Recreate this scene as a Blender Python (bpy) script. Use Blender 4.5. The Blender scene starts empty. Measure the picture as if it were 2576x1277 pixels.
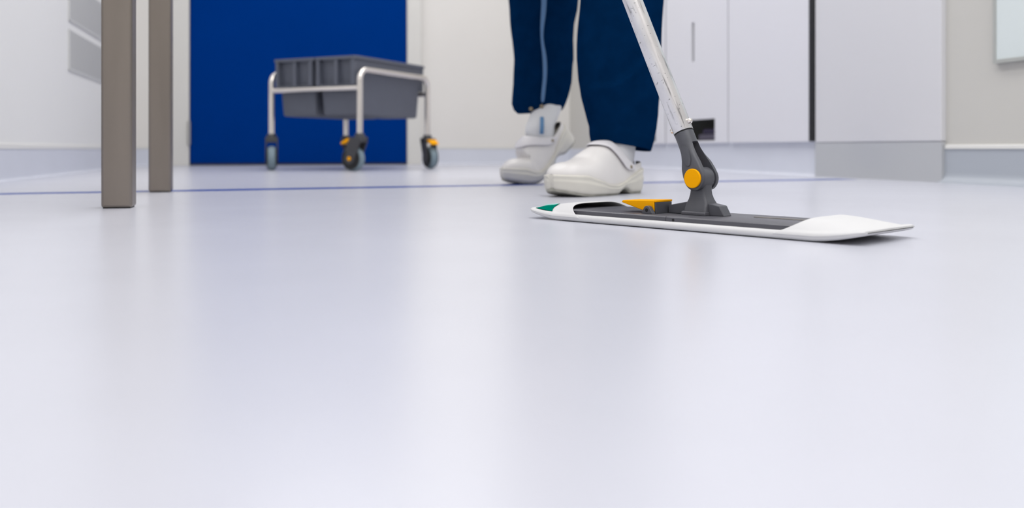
import bpy, bmesh, math, random
from mathutils import Vector, Matrix, noise
random.seed(4)
PI = math.pi
C = bpy.context.scene.collection
S = bpy.context.scene

# ------------------------------------------------------------------ camera, light, exposure
cam_d = bpy.data.cameras.new('camera')
cam = bpy.data.objects.new('camera', cam_d)
C.objects.link(cam)
cam.location = (0, 0, 0.10)
cam.rotation_euler = (PI / 2, 0, 0)
cam_d.sensor_width = 36.0
cam_d.lens = 36.0 * 2200.0 / 2576.0
cam_d.shift_y = -264.5 / 2576.0
cam_d.clip_start = 0.02
cam_d.dof.use_dof = True
cam_d.dof.focus_distance = 1.16
cam_d.dof.aperture_fstop = 4.1
S.camera = cam

S.view_settings.view_transform = 'Standard'
S.view_settings.look = 'None'
S.view_settings.gamma = 1.0
S.view_settings.use_curve_mapping = False
S.view_settings.exposure = 0.0

W = bpy.data.worlds.new('world')
S.world = W
W.use_nodes = True
W.node_tree.nodes['Background'].inputs[0].default_value = (0.9, 0.93, 1.0, 1)
W.node_tree.nodes['Background'].inputs[1].default_value = 0.3

TH = math.radians(15.1)           # the room is turned against the camera
RX = Vector((math.cos(TH), math.sin(TH), 0))
RY = Vector((-math.sin(TH), math.cos(TH), 0))
def room(l, a, z=0.0):
    return RX * l + RY * a + Vector((0, 0, z))

def area(name, l, a, z, sx, sy, power, col=(1, 1, 1)):
    d = bpy.data.lights.new(name, 'AREA')
    d.shape = 'RECTANGLE'; d.size = sx; d.size_y = sy
    d.energy = power; d.color = col
    o = bpy.data.objects.new(name, d); C.objects.link(o)
    o.location = room(l, a, z); o.rotation_euler = (0, 0, TH)
    return o
LP = 13.7
for l in (0.2, 1.1):
    for a in (-2.0, -0.2, 1.6, 3.4, 4.9):
        area('ceiling_panel_lamp', l, a, 2.57, 0.6, 1.2 if a < 4 else 0.6, LP if a < 4 else LP * 0.5, (1.0, 0.995, 0.985))

# ------------------------------------------------------------------ helpers
def srgb(r, g, b):
    def f(c):
        c /= 255.0
        return c / 12.92 if c <= 0.04045 else ((c + 0.055) / 1.055) ** 2.4
    return (f(r), f(g), f(b), 1.0)

def mat(name, col, rough=0.5, metal=0.0, spec=0.5, var=0.0, vscale=30.0, bump=0.0, bscale=200.0, bdist=0.001, stretch=(1, 1, 1), sheen=0.0, coat=0.0):
    m = bpy.data.materials.new(name); m.use_nodes = True
    nt = m.node_tree; N = nt.nodes; L = nt.links
    p = N['Principled BSDF']
    p.inputs['Base Color'].default_value = col
    p.inputs['Roughness'].default_value = rough
    p.inputs['Metallic'].default_value = metal
    p.inputs['Specular IOR Level'].default_value = spec
    if sheen: p.inputs['Sheen Weight'].default_value = sheen
    if coat:
        p.inputs['Coat Weight'].default_value = coat
        p.inputs['Coat Roughness'].default_value = 0.12
    tc = N.new('ShaderNodeTexCoord'); mp = N.new('ShaderNodeMapping')
    mp.inputs['Scale'].default_value = stretch
    L.new(tc.outputs['Object'], mp.inputs['Vector'])
    if var:
        nz = N.new('ShaderNodeTexNoise'); nz.inputs['Scale'].default_value = vscale; nz.inputs['Detail'].default_value = 5
        L.new(mp.outputs['Vector'], nz.inputs['Vector'])
        mr = N.new('ShaderNodeMapRange')
        mr.inputs['From Min'].default_value = 0.3; mr.inputs['From Max'].default_value = 0.7
        mr.inputs['To Min'].default_value = 1 - var; mr.inputs['To Max'].default_value = 1 + var
        L.new(nz.outputs['Fac'], mr.inputs['Value'])
        mx = N.new('ShaderNodeMix'); mx.data_type = 'RGBA'; mx.blend_type = 'MULTIPLY'
        mx.inputs['Factor'].default_value = 1.0
        mx.inputs['A'].default_value = col
        L.new(mr.outputs['Result'], mx.inputs['B'])
        L.new(mx.outputs['Result'], p.inputs['Base Color'])
    if bump:
        nb = N.new('ShaderNodeTexNoise'); nb.inputs['Scale'].default_value = bscale; nb.inputs['Detail'].default_value = 4
        L.new(mp.outputs['Vector'], nb.inputs['Vector'])
        bp = N.new('ShaderNodeBump'); bp.inputs['Strength'].default_value = bump; bp.inputs['Distance'].default_value = bdist
        L.new(nb.outputs['Fac'], bp.inputs['Height'])
        L.new(bp.outputs['Normal'], p.inputs['Normal'])
    return m

M = {}
M['floor'] = mat('vinyl_floor', (0.60, 0.608, 0.682, 1), 0.27, spec=0.5, var=0.015, vscale=6, bump=0.12, bscale=420, bdist=0.0006)
M['floor_line'] = mat('blue_floor_line', srgb(40, 74, 158), 0.30)
M['wall'] = mat('cream_wall', (0.78, 0.755, 0.72, 1), 0.45, var=0.01, vscale=3)
M['wall_cool'] = mat('white_wall', (0.85, 0.845, 0.83, 1), 0.4)
M['ceiling'] = mat('ceiling_white', (0.85, 0.85, 0.84, 1), 0.8)
M['cove'] = mat('coved_skirting', (0.67, 0.69, 0.765, 1), 0.4, var=0.02, vscale=5)
M['cove_grey'] = mat('grey_skirting', (0.50, 0.51, 0.53, 1), 0.35)
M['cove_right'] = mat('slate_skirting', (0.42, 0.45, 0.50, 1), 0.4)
M['wall_right'] = mat('cream_wall_dimmed', (0.58, 0.565, 0.53, 1), 0.45, var=0.01, vscale=3)  # cream wall with its weaker light put into a darker base colour
M['cap'] = mat('skirting_cap', (0.80, 0.79, 0.76, 1), 0.4)
M['panel'] = mat('white_laminate', (0.69, 0.685, 0.71, 1), 0.28)
M['panel_door'] = mat('white_lacquer_door', (0.755, 0.75, 0.79, 1), 0.3)
M['dark'] = mat('dark_recess', srgb(36, 35, 36), 0.6)
M['slot'] = mat('slot_grey', srgb(34, 33, 29), 0.5)
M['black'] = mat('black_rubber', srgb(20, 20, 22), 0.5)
M['door_blue'] = mat('blue_door_laminate', (0.0002, 0.0335, 0.215, 1), 0.5, spec=0.0, var=0.03, vscale=2)
M['frame'] = mat('cream_door_frame', (0.70, 0.685, 0.65, 1), 0.4)
M['hinge'] = mat('hinge_steel', (0.5, 0.49, 0.47, 1), 0.35, 1.0)
M['grille'] = mat('grille_grey', (0.66, 0.66, 0.655, 1), 0.5)
M['grille_back'] = mat('grille_back_grey', (0.50, 0.50, 0.50, 1), 0.6)
M['pane'] = mat('pale_glass_pane', (0.70, 0.76, 0.76, 1), 0.08, coat=0.6)
M['seal'] = mat('grey_seal', (0.42, 0.43, 0.41, 1), 0.5)
M['steel'] = mat('brushed_steel', (0.255, 0.224, 0.198, 1), 0.38, 1.0, var=0.10, vscale=14, bump=0.12, bscale=90, bdist=0.0006, stretch=(1, 1, 0.12))
M['chrome'] = mat('trolley_tube_steel', (0.84, 0.79, 0.74, 1), 0.2, 1.0)
M['crate'] = mat('grey_crate_plastic', srgb(92, 96, 108), 0.5, var=0.03, vscale=12)
M['caster'] = mat('caster_plastic', srgb(62, 62, 66), 0.45)
M['tyre'] = mat('grey_tyre', srgb(122, 140, 150), 0.55)
M['yellow'] = mat('amber_plastic', srgb(255, 176, 0), 0.5, spec=0.08, var=0.03, vscale=30)
M['holder'] = mat('graphite_plastic', srgb(84, 84, 91), 0.42, var=0.06, vscale=60, bump=0.05, bscale=900, bdist=0.0003)
M['joint'] = mat('graphite_joint', srgb(80, 81, 88), 0.45, var=0.05, vscale=60)
M['hole'] = mat('hole_black', srgb(12, 12, 16), 0.7)
M['pad'] = mat('white_microfibre', (0.675, 0.672, 0.683, 1), 0.85, bump=0.25, bscale=1400, bdist=0.0005, sheen=0.15)
M['green'] = mat('green_woven_label', srgb(0, 116, 98), 0.8, spec=0.0)
M['mint'] = mat('mint_thread', srgb(150, 224, 214), 0.7)
M['navy'] = mat('navy_workwear', (0.0008, 0.0170, 0.062, 1), 0.9, spec=0.0, var=0.12, vscale=30, bump=0.35, bscale=700, bdist=0.0006)
M['piping'] = mat('light_blue_piping', srgb(88, 124, 166), 0.7)
M['sock'] = mat('white_sock', (0.66, 0.665, 0.69, 1), 0.9, bump=0.35, bscale=300, bdist=0.0006)
M['sock_stripe'] = mat('sock_blue_stripe', srgb(92, 134, 176), 0.85)
M['clog'] = mat('white_leather', (0.76, 0.735, 0.725, 1), 0.38, var=0.02, vscale=20, bump=0.05, bscale=500, bdist=0.0004)
M['strap'] = mat('white_strap', (0.73, 0.71, 0.735, 1), 0.4)
M['sole'] = mat('cream_sole', (0.70, 0.675, 0.61, 1), 0.5, var=0.03, vscale=30)
M['outsole'] = mat('worn_outsole', (0.40, 0.39, 0.34, 1), 0.7, var=0.2, vscale=60)
M['lining'] = mat('dark_lining', srgb(78, 78, 78), 0.8)
M['rivet'] = mat('bronze_rivet', srgb(140, 128, 108), 0.4, 0.5)
M['skin'] = mat('skin', (0.56, 0.36, 0.27, 1), 0.5)
M['hair'] = mat('brown_hair', srgb(60, 44, 34), 0.6, var=0.1, vscale=60)
M['eye'] = mat('eye_dark', srgb(40, 32, 28), 0.2)

# scratched aluminium pole
m = mat('scratched_aluminium', (0.80, 0.79, 0.80, 1), 0.27, 0.82)
nt = m.node_tree; N = nt.nodes; L = nt.links; p = N['Principled BSDF']
tc = N.new('ShaderNodeTexCoord')
def nz(scale, st, detail=3.0):
    mp = N.new('ShaderNodeMapping'); mp.inputs['Scale'].default_value = st
    L.new(tc.outputs['Object'], mp.inputs['Vector'])
    t = N.new('ShaderNodeTexNoise'); t.inputs['Scale'].default_value = scale; t.inputs['Detail'].default_value = detail
    L.new(mp.outputs['Vector'], t.inputs['Vector'])
    return t.outputs['Fac']
def ramp(sock, a, b, lo, hi):
    r = N.new('ShaderNodeMapRange')
    r.inputs['From Min'].default_value = a; r.inputs['From Max'].default_value = b
    r.inputs['To Min'].default_value = lo; r.inputs['To Max'].default_value = hi
    L.new(sock, r.inputs['Value']); return r.outputs['Result']
def mul(a, b):
    k = N.new('ShaderNodeMath'); k.operation = 'MULTIPLY'; L.new(a, k.inputs[0]); L.new(b, k.inputs[1]); return k.outputs[0]
streak = ramp(nz(170, (1, 1, 0.10), 4), 0.585, 0.68, 1.0, 0.42)
nick = ramp(nz(300, (0.7, 0.7, 1.1), 3), 0.66, 0.72, 1.0, 0.30)
cloud = ramp(nz(60, (1, 1, 0.35), 4), 0.3, 0.7, 0.86, 1.06)
tot = mul(mul(streak, nick), cloud)
mx = N.new('ShaderNodeMix'); mx.data_type = 'RGBA'; mx.blend_type = 'MULTIPLY'
mx.inputs['Factor'].default_value = 1.0; mx.inputs['A'].default_value = (0.78, 0.77, 0.785, 1)
L.new(tot, mx.inputs['B']); L.new(mx.outputs['Result'], p.inputs['Base Color'])
M['pole'] = m

class MB:
    """collects shapes into one mesh"""
    def __init__(self): self.v = []; self.f = []
    def add(self, vs, fs):
        b = len(self.v); self.v += [tuple(x) for x in vs]; self.f += [tuple(b + i for i in q) for q in fs]
        return self
    def box(self, x0, x1, y0, y1, z0, z1):
        vs = [(x, y, z) for z in (z0, z1) for y in (y0, y1) for x in (x0, x1)]
        return self.add(vs, [(0, 2, 3, 1), (4, 5, 7, 6), (0, 1, 5, 4), (2, 6, 7, 3), (0, 4, 6, 2), (1, 3, 7, 5)])
    def rings(self, rings, cap0=True, cap1=True, closed=True):
        n = len(rings[0]); vs = [q for r in rings for q in r]; fs = []
        for i in range(len(rings) - 1):
            for j in range(n if closed else n - 1):
                k = (j + 1) % n
                fs.append((i * n + j, i * n + k, (i + 1) * n + k, (i + 1) * n + j))
        if cap0: fs.append(tuple(reversed(range(n))))
        if cap1: fs.append(tuple((len(rings) - 1) * n + j for j in range(n)))
        return self.add(vs, fs)
    def tube(self, pts, r, seg=14, caps=True):
        pts = [Vector(q) for q in pts]; rs = r if isinstance(r, (list, tuple)) else [r] * len(pts)
        t0 = (pts[1] - pts[0]).normalized()
        up = Vector((0, 0, 1)) if abs(t0.z) < 0.9 else Vector((1, 0, 0))
        nrm = t0.cross(up).normalized(); rings = []
        for i, q in enumerate(pts):
            t = (pts[min(i + 1, len(pts) - 1)] - pts[max(i - 1, 0)]).normalized()
            nrm = (nrm - t * nrm.dot(t)).normalized(); bn = t.cross(nrm)
            rings.append([q + (nrm * math.cos(2 * PI * j / seg) + bn * math.sin(2 * PI * j / seg)) * rs[i] for j in range(seg)])
        return self.rings(rings, caps, caps)
    def lathe(self, p0, axis, prof, seg=28):
        """prof: (distance along the axis, radius)"""
        p0 = Vector(p0); ax = Vector(axis).normalized()
        up = Vector((0, 0, 1)) if abs(ax.z) < 0.9 else Vector((1, 0, 0))
        a = ax.cross(up).normalized(); b = ax.cross(a)
        return self.rings([[p0 + ax * d + (a * math.cos(2 * PI * j / seg) + b * math.sin(2 * PI * j / seg)) * r for j in range(seg)] for d, r in prof])
    def prism(self, poly, y0, y1):
        """polygon in x,z extruded along y"""
        return self.rings([[(x, y0, z) for x, z in poly], [(x, y1, z) for x, z in poly]])
    def prism_y(self, poly, x0, x1):
        return self.rings([[(x0, y, z) for y, z in poly], [(x1, y, z) for y, z in poly]])
    def grid(self, f, nu, nv):
        vs = [f(i / nu, j / nv) for i in range(nu + 1) for j in range(nv + 1)]
        fs = [(i * (nv + 1) + j, (i + 1) * (nv + 1) + j, (i + 1) * (nv + 1) + j + 1, i * (nv + 1) + j + 1) for i in range(nu) for j in range(nv)]
        return self.add(vs, fs)
    def build(self, name, m, parent=None, smooth=False, bevel=0.0, bseg=2, sub=0, solid=0.0, mats=None, flip=True, offset=-1.0, out=None):
        me = bpy.data.meshes.new(name); me.from_pydata(self.v, [], self.f); me.update()
        if out:
            bm = bmesh.new(); bm.from_mesh(me); bmesh.ops.remove_doubles(bm, verts=bm.verts, dist=1e-6)
            bmesh.ops.recalc_face_normals(bm, faces=bm.faces); bm.normal_update()
            if sum(f.normal.dot(f.calc_center_median() - Vector(out)) * f.calc_area() for f in bm.faces) < 0:
                bmesh.ops.reverse_faces(bm, faces=bm.faces)
            bm.to_mesh(me); bm.free()
        elif flip:
            bm = bmesh.new(); bm.from_mesh(me); bmesh.ops.remove_doubles(bm, verts=bm.verts, dist=1e-6)
            bmesh.ops.recalc_face_normals(bm, faces=bm.faces); bm.to_mesh(me); bm.free()
        for k in (mats or [m]): me.materials.append(k)
        if smooth:
            me.polygons.foreach_set('use_smooth', [True] * len(me.polygons))
        o = bpy.data.objects.new(name, me); C.objects.link(o)
        if parent: o.parent = parent
        if solid:
            k = o.modifiers.new('solid', 'SOLIDIFY'); k.thickness = solid; k.offset = offset
            if mats and len(mats) > 1: k.material_offset = 1; k.material_offset_rim = 1
        if bevel:
            k = o.modifiers.new('bevel', 'BEVEL'); k.width = bevel; k.segments = bseg; k.limit_method = 'ANGLE'; k.angle_limit = math.radians(40)
            k.harden_normals = False
        if sub:
            k = o.modifiers.new('sub', 'SUBSURF'); k.levels = sub; k.render_levels = sub
        if smooth == 'auto':
            try:
                me.set_sharp_from_angle(angle=math.radians(38))
            except Exception:
                pass
        return o

def thing(name, label, cat, loc=(0, 0, 0), rotz=0.0, group=None):
    o = bpy.data.objects.new(name, None); C.objects.link(o)
    o.location = loc; o.rotation_euler = (0, 0, rotz)
    o.empty_display_size = 0.05
    o['label'] = label; o['category'] = cat
    if group: o['group'] = group
    return o
def struct(o, label=None):
    o['kind'] = 'structure'
    if label: o['label'] = label
    return o
def in_room(o):
    o.rotation_euler = (0, 0, TH); return o

# ------------------------------------------------------------------ room shell (l, a coordinates, turned by TH)
LW, RW, BW, NW, CH = -0.82, 1.902, 5.563, -3.0, 2.6
fl = in_room(MB().box(LW - 0.1, RW + 0.7, NW - 0.1, BW + 0.1, -0.1, 0.0).build('floor', M['floor'])); struct(fl, 'glossy pale lilac vinyl floor')
# floor line between two measured points
def gl(px, py):
    Y = 220.0 / (py - 374.0); X = (px - 1288.0) / 2200.0 * Y
    return Vector((X, Y, 0))
p0, p1 = gl(0, 487.5), gl(2030, 452.0)
d = (p1 - p0).normalized(); n = Vector((-d.y, d.x, 0)); p0 = p0 - d * 0.2; p1 = p1 + d * 0.17
inv = Matrix.Rotation(-TH, 3, 'Z')
quad = [inv @ (p0 - n * 0.044), inv @ (p1 - n * 0.044), inv @ (p1 + n * 0.044), inv @ (p0 + n * 0.044)]
MB().rings([[(q.x, q.y, -0.002) for q in quad], [(q.x, q.y, 0.0003) for q in quad]]).build('floor_line', M['floor_line'], fl)['label'] = 'narrow blue line set in the floor'

struct(in_room(MB().box(LW - 0.1, RW + 0.7, NW - 0.1, BW + 0.1, CH, CH + 0.1).build('ceiling', M['ceiling'])))
struct(in_room(MB().box(LW - 0.1, LW, NW, BW, 0, CH).build('wall_left', M['wall_cool'])), 'pale wall with low air grilles')
struct(in_room(MB().box(LW - 0.1, RW + 0.7, BW, BW + 0.1, 0, CH).build('wall_back', M['wall'])), 'cream wall around the blue door')
struct(in_room(MB().box(LW - 0.1, RW + 0.7, NW - 0.1, NW, 0, CH).build('wall_front', M['wall'])))
CABA0, CABA1 = 2.165, 4.70
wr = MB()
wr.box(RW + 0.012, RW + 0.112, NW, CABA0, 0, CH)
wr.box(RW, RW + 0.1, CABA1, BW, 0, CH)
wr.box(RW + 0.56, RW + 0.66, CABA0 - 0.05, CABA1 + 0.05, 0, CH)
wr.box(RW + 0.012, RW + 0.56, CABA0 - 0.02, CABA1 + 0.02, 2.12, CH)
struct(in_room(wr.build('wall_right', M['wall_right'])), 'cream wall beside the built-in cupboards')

def cove(l0, a0, l1, a1, nl, na, h=0.10, r=0.009, t=0.004):
    """coved skirting from (l0,a0) to (l1,a1); (nl,na) points into the room"""
    prof = [(0, h), (t, h), (t, r + 0.0006)]
    for k in range(1, 7):
        w = k / 6 * PI / 2
        prof.append((t + r - r * math.cos(w), r + 0.0006 - r * math.sin(w)))
    prof += [(t + r + 0.002, 0.0002), (0, 0.0002)]
    mb = MB()
    mb.rings([[(l0 + nl * q, a0 + na * q, z) for q, z in prof], [(l1 + nl * q, a1 + na * q, z) for q, z in prof]])
    return mb
def capstrip(l0, a0, l1, a1, nl, na, z0, z1, t):
    mb = MB()
    q = [(0, z0), (t, z0), (t, z1 - 0.002), (t - 0.002, z1), (0, z1)]
    mb.rings([[(l0 + nl * x, a0 + na * x, z) for x, z in q], [(l1 + nl * x, a1 + na * x, z) for x, z in q]])
    return mb
DL0, DL1 = -0.495, 0.799
struct(in_room(cove(LW, NW, LW, BW, 1, 0).build('baseboard_left', M['cove'], smooth='auto')), 'blue-grey coved skirting of the left wall')
struct(in_room(capstrip(LW, NW, LW, BW, 1, 0, 0.10, 0.117, 0.006).build('trim_1', M['cap'])), 'white capping strip over the left skirting')
b = cove(DL1 + 0.09, BW, RW, BW, 0, -1); b2 = cove(LW, BW, DL0 - 0.09, BW, 0, -1); b.add(b2.v, b2.f)
struct(in_room(b.build('baseboard_back', M['cove'], smooth='auto')), 'blue-grey coved skirting beside the blue door')
b = capstrip(DL1 + 0.09, BW, RW, BW, 0, -1, 0.10, 0.115, 0.006); b2 = capstrip(LW, BW, DL0 - 0.09, BW, 0, -1, 0.10, 0.115, 0.006); b.add(b2.v, b2.f)
struct(in_room(b.build('trim_2', M['frame'])))
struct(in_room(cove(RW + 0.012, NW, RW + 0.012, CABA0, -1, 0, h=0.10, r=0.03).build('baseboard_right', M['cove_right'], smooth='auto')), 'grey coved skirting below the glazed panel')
struct(in_room(capstrip(RW + 0.012, NW, RW + 0.012, CABA0 - 0.004, -1, 0, 0.10, 0.112, 0.007).build('trim_3', M['cap'])))

# door in the back wall
dr = MB().box(DL0, DL1, BW - 0.030, BW - 0.004, 0.012, 2.1).build('door_1', M['door_blue'], bevel=0.002)
in_room(struct(dr, 'plain bright blue door leaf'))
fr = MB(); fr.box(DL0 - 0.10, DL0 - 0.004, BW - 0.042, BW, 0, 2.2); fr.box(DL1 + 0.004, DL1 + 0.095, BW - 0.042, BW, 0, 2.2); fr.box(DL0 - 0.004, DL1 + 0.004, BW - 0.042, BW, 2.105, 2.2)
fr.build('door_frame', M['frame'], dr, bevel=0.003)
MB().box(DL0, DL1, BW - 0.034, BW - 0.006, 0.0008, 0.0116).build('door_seal', M['black'], dr)
hg = MB()
for z in (0.12, 1.85): hg.lathe((DL0 - 0.004, BW - 0.045, z), (0, 0, 1), [(0, 0.004), (0.003, 0.010), (0.142, 0.010), (0.145, 0.004)], 14)
hg.build('hinge', M['hinge'], dr, smooth='auto')

# air grilles low on the left wall
def grille(z0, z1, label):
    g = thing('air_grille', label, 'vent', room(LW, (3.923 + 4.72) / 2, z0), TH, 'low air grilles on the left wall')
    h = (4.72 - 3.923) / 2; H = z1 - z0
    MB().box(0.0005, 0.002, -h, h, 0, H).build('back_plate', M['grille_back'], g)
    mb = MB(); k = 0.004
    while k < H - 0.003:
        mb.box(0.002, 0.0055, -h + 0.004, h - 0.004, k, k + 0.0042); k += 0.0068
    s = mb.build('slats', M['grille'], g); s['kind'] = 'stuff'
    f = MB(); f.box(0.002, 0.006, -h, -h + 0.005, 0, H); f.box(0.002, 0.006, h - 0.005, h, 0, H); f.box(0.002, 0.006, -h, h, -0.001, 0.004); f.box(0.002, 0.006, -h, h, H - 0.004, H)
    f.build('frame', M['grille'], g)
grille(0.6265, 0.80, 'upper grey louvred air grille on the left wall')
grille(0.422, 0.588, 'lower grey louvred air grille on the left wall')

# glazed panel on the right wall
wn = MB().box(RW - 0.0015, RW + 0.010, 0.75, 1.963, 0.343, 1.6).build('window_1', M['pane']); in_room(struct(wn, 'pale flush glazed panel low on the right wall'))
f = MB(); t = 0.010
f.box(RW - 0.004, RW + 0.011, 0.74, 1.973, 0.333, 0.343); f.box(RW - 0.004, RW + 0.011, 0.74, 1.973, 1.6, 1.61); f.box(RW - 0.004, RW + 0.011, 0.74, 0.75, 0.343, 1.6); f.box(RW - 0.004, RW + 0.011, 1.963, 1.973, 0.343, 1.6)
f.build('window_frame', M['seal'], wn)

# built-in cupboards: panels with cut-outs
def holed(a0, a1, z0, z1, holes, l0, l1):
    """panel in the a-z plane between l0 and l1 with rectangular openings (a0,a1,z0,z1)"""
    As = sorted({a0, a1} | {h[0] for h in holes} | {h[1] for h in holes}); Zs = sorted({z0, z1} | {h[2] for h in holes} | {h[3] for h in holes})
    inside = lambda a, z: any(h[0] < a < h[1] and h[2] < z < h[3] for h in holes)
    cell = {}
    for i in range(len(As) - 1):
        for j in range(len(Zs) - 1):
            cell[i, j] = not inside((As[i] + As[i + 1]) / 2, (Zs[j] + Zs[j + 1]) / 2)
    mb = MB()
    for (i, j), on in cell.items():
        if not on: continue
        A0, A1, Z0, Z1 = As[i], As[i + 1], Zs[j], Zs[j + 1]
        mb.add([(l0, A0, Z0), (l0, A1, Z0), (l0, A1, Z1), (l0, A0, Z1)], [(0, 1, 2, 3)])
        mb.add([(l1, A0, Z0), (l1, A1, Z0), (l1, A1, Z1), (l1, A0, Z1)], [(0, 3, 2, 1)])
        for di, dj, q in ((-1, 0, (A0, Z0, A0, Z1)), (1, 0, (A1, Z0, A1, Z1)), (0, -1, (A0, Z0, A1, Z0)), (0, 1, (A0, Z1, A1, Z1))):
            if not cell.get((i + di, j + dj), False):
                mb.add([(l0, q[0], q[1]), (l1, q[0], q[1]), (l1, q[2], q[3]), (l0, q[2], q[3])], [(0, 1, 2, 3)])
    return mb
CZ0, CZ1 = 0.126, 2.10
def cabinet(a0, a1, label, holes, l0, slit):
    am = (a0 + a1) / 2
    g = thing('cabinet', label, 'cabinet', room(RW, am, 0), TH, 'white built-in cupboards on the right')
    h = (a1 - a0) / 2
    car = MB()
    car.box(0.02, 0.52, -h, -h + 0.016, CZ0 + 0.004, CZ1); car.box(0.02, 0.52, h - 0.016, h, CZ0 + 0.004, CZ1)
    car.box(0.02, 0.52, -h + 0.016, h - 0.016, CZ0 + 0.004, CZ0 + 0.012); car.box(0.02, 0.52, -h + 0.016, h - 0.016, CZ1 - 0.018, CZ1)
    car.box(0.505, 0.52, -h + 0.016, h - 0.016, CZ0 + 0.012, CZ1 - 0.018)
    car.build('carcass', M['seal'], g)
    dd = holed(-h + 0.003, h - 0.011, CZ0, CZ1, holes, l0, 0.0195).build('cabinet_door', M['panel_door'], g, bevel=0.0015)
    if slit:
        s = slit
        MB().box(0.010, 0.0155, s[0] - 0.006, s[1] + 0.006, s[2] - 0.006, s[3] + 0.006).build('recessed_handle', M['slot'], dd)['label'] = 'narrow grey upright slit handle'
    return g
SL = (0.137, 0.236)
c2 = (3.433 + 4.067) / 2
cabinet(2.818, 3.430, 'plain white cupboard next to the black gap, no slot', [], -0.006, None)
hs = (3.752 - c2, 3.779 - c2, 0.511, 0.695)
cabinet(3.433, 4.067, 'white cupboard with upright slit handle and dark letterbox slot', [(3.551 - c2, 3.95 - c2, SL[0], SL[1]), hs], -0.002, hs)
c3 = (4.070 + 4.695) / 2
hs3 = (hs[0], hs[1], hs[2], hs[3])
cabinet(4.070, 4.695, 'white cupboard farthest back, half hidden behind trouser leg', [(4.18 - c3, 4.58 - c3, SL[0], SL[1]), hs3], -0.004, hs3)
# folded cloths seen dimly through the letterbox slot
ob = thing('folded_cloth', 'dim mauve-grey folded cloth inside the letterbox slot', 'cloth', room(RW + 0.07, 3.66, CZ0 + 0.0125), TH)
MB().box(-0.03, 0.08, -0.08, 0.13, 0.0, 0.030).build('lower_fold', mat('mauve_cloth', srgb(96, 92, 108), 0.9), ob, bevel=0.008, bseg=3)
MB().box(-0.025, 0.08, -0.05, 0.10, 0.0305, 0.055).build('upper_fold', mat('dusky_cloth', srgb(66, 60, 84), 0.9), ob, bevel=0.008, bseg=3)
# black strip stands in for the shade in the open gap; end panel
gp = in_room(MB().box(RW - 0.010, RW + 0.04, 2.7925, 2.821, CZ0 + 0.002, CZ1).build('trim_4', M['black'])); struct(gp, 'black strip in place of the shaded gap beside the end panel')
pn = in_room(MB().box(RW - 0.004, RW + 0.025, CABA0, 2.792, 0.1225, CH - 0.48).build('trim_5', M['panel'], bevel=0.003)); struct(pn, 'plain glossy white end panel')
struct(in_room(MB().box(RW - 0.002, RW + 0.02, CABA0, 2.795, 0.0, 0.1215).build('baseboard_panel', M['cove_grey'])), 'flat grey skirting of the end panel')
b = MB().box(RW + 0.012, RW + 0.03, 2.795, CABA1, 0.0, CZ0 + 0.003); b2 = cove(RW + 0.012, 2.795, RW + 0.012, CABA1, -1, 0, h=0.05, r=0.010, t=0.001); b.add(b2.v, b2.f)
struct(in_room(b.build('baseboard_cabinet', M['cove'], smooth='auto')), 'pale plinth below the white cupboards')
b = cove(RW, CABA1, RW, BW, -1, 0)
struct(in_room(b.build('baseboard_corner', M['cove'], smooth='auto')))

# ------------------------------------------------------------------ steel table
tb = thing('steel_rack_table', 'brushed stainless steel table with square legs by the left wall', 'table', room(-0.515, 1.869, 0), TH)
LS = 0.0485
for (x, y) in ((0.281 - LS, -0.281), (0.281 - LS, 0.281), (-0.281, -0.281), (-0.281, 0.281)):
    lg = MB().box(x, x + LS, y, y + LS, 0.0012, 0.862).build('leg', M['steel'], tb, bevel=0.0045, bseg=3, smooth='auto')
    MB().box(x + 0.003, x + LS - 0.003, y + 0.003, y + LS - 0.003, 0.0, 0.003).build('foot_cap', M['black'], lg)
tp = MB(); tp.box(-0.30, 0.30, -0.30, -0.265, 0.862, 0.89); tp.box(-0.30, 0.30, 0.31, 0.345, 0.862, 0.89); tp.box(-0.30, -0.265, -0.265, 0.31, 0.862, 0.89); tp.box(0.265, 0.30, -0.265, 0.31, 0.862, 0.89)
tp.build('rack_frame', M['steel'], tb, bevel=0.003)  # unseen top, made open so that light passes to floor and wall
for k in range(8):
    x = -0.23 + k * 0.46 / 7
    MB().tube([(x, -0.27, 0.88), (x, 0.315, 0.88)], 0.005, 10).build('rod', M['chrome'], tb, smooth='auto')
for y in (-0.27, 0.295): MB().box(-0.26, 0.26, y, y + 0.025, 0.80, 0.8619).build('apron', M['steel'], tb)

# ------------------------------------------------------------------ trolley
TA = math.atan2(0.9, 0.436)
TC = Vector((-0.780, 4.269, 0))
tr = thing('crate_trolley', 'chromed tube trolley on casters in front of blue door', 'trolley', TC, TA)
HX, HY, ZT, RB, RT = 0.288, 0.252, 0.455, 0.048, 0.0135
def uframe(y):
    pts = [(-HX, y, 0.165), (-HX, y, 0.3)]
    for k in range(9):
        w = PI - k / 8 * PI / 2; pts.append((-HX + RB + RB * math.cos(w), y, ZT - RB + RB * math.sin(w)))
    for k in range(9):
        w = PI / 2 - k / 8 * PI / 2; pts.append((HX - RB + RB * math.cos(w), y, ZT - RB + RB * math.sin(w)))
    pts += [(HX, y, 0.3), (HX, y, 0.165)]
    return MB().tube(pts, RT, 18)
for y in (-HY, HY): uframe(y).build('side_frame', M['chrome'], tr, smooth='auto')
for x in (-HX, HX): MB().tube([(x, -HY, 0.373), (x, 0, 0.373), (x, HY, 0.373)], 0.0120, 16).build('cross_rail', M['chrome'], tr, smooth='auto')

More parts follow.
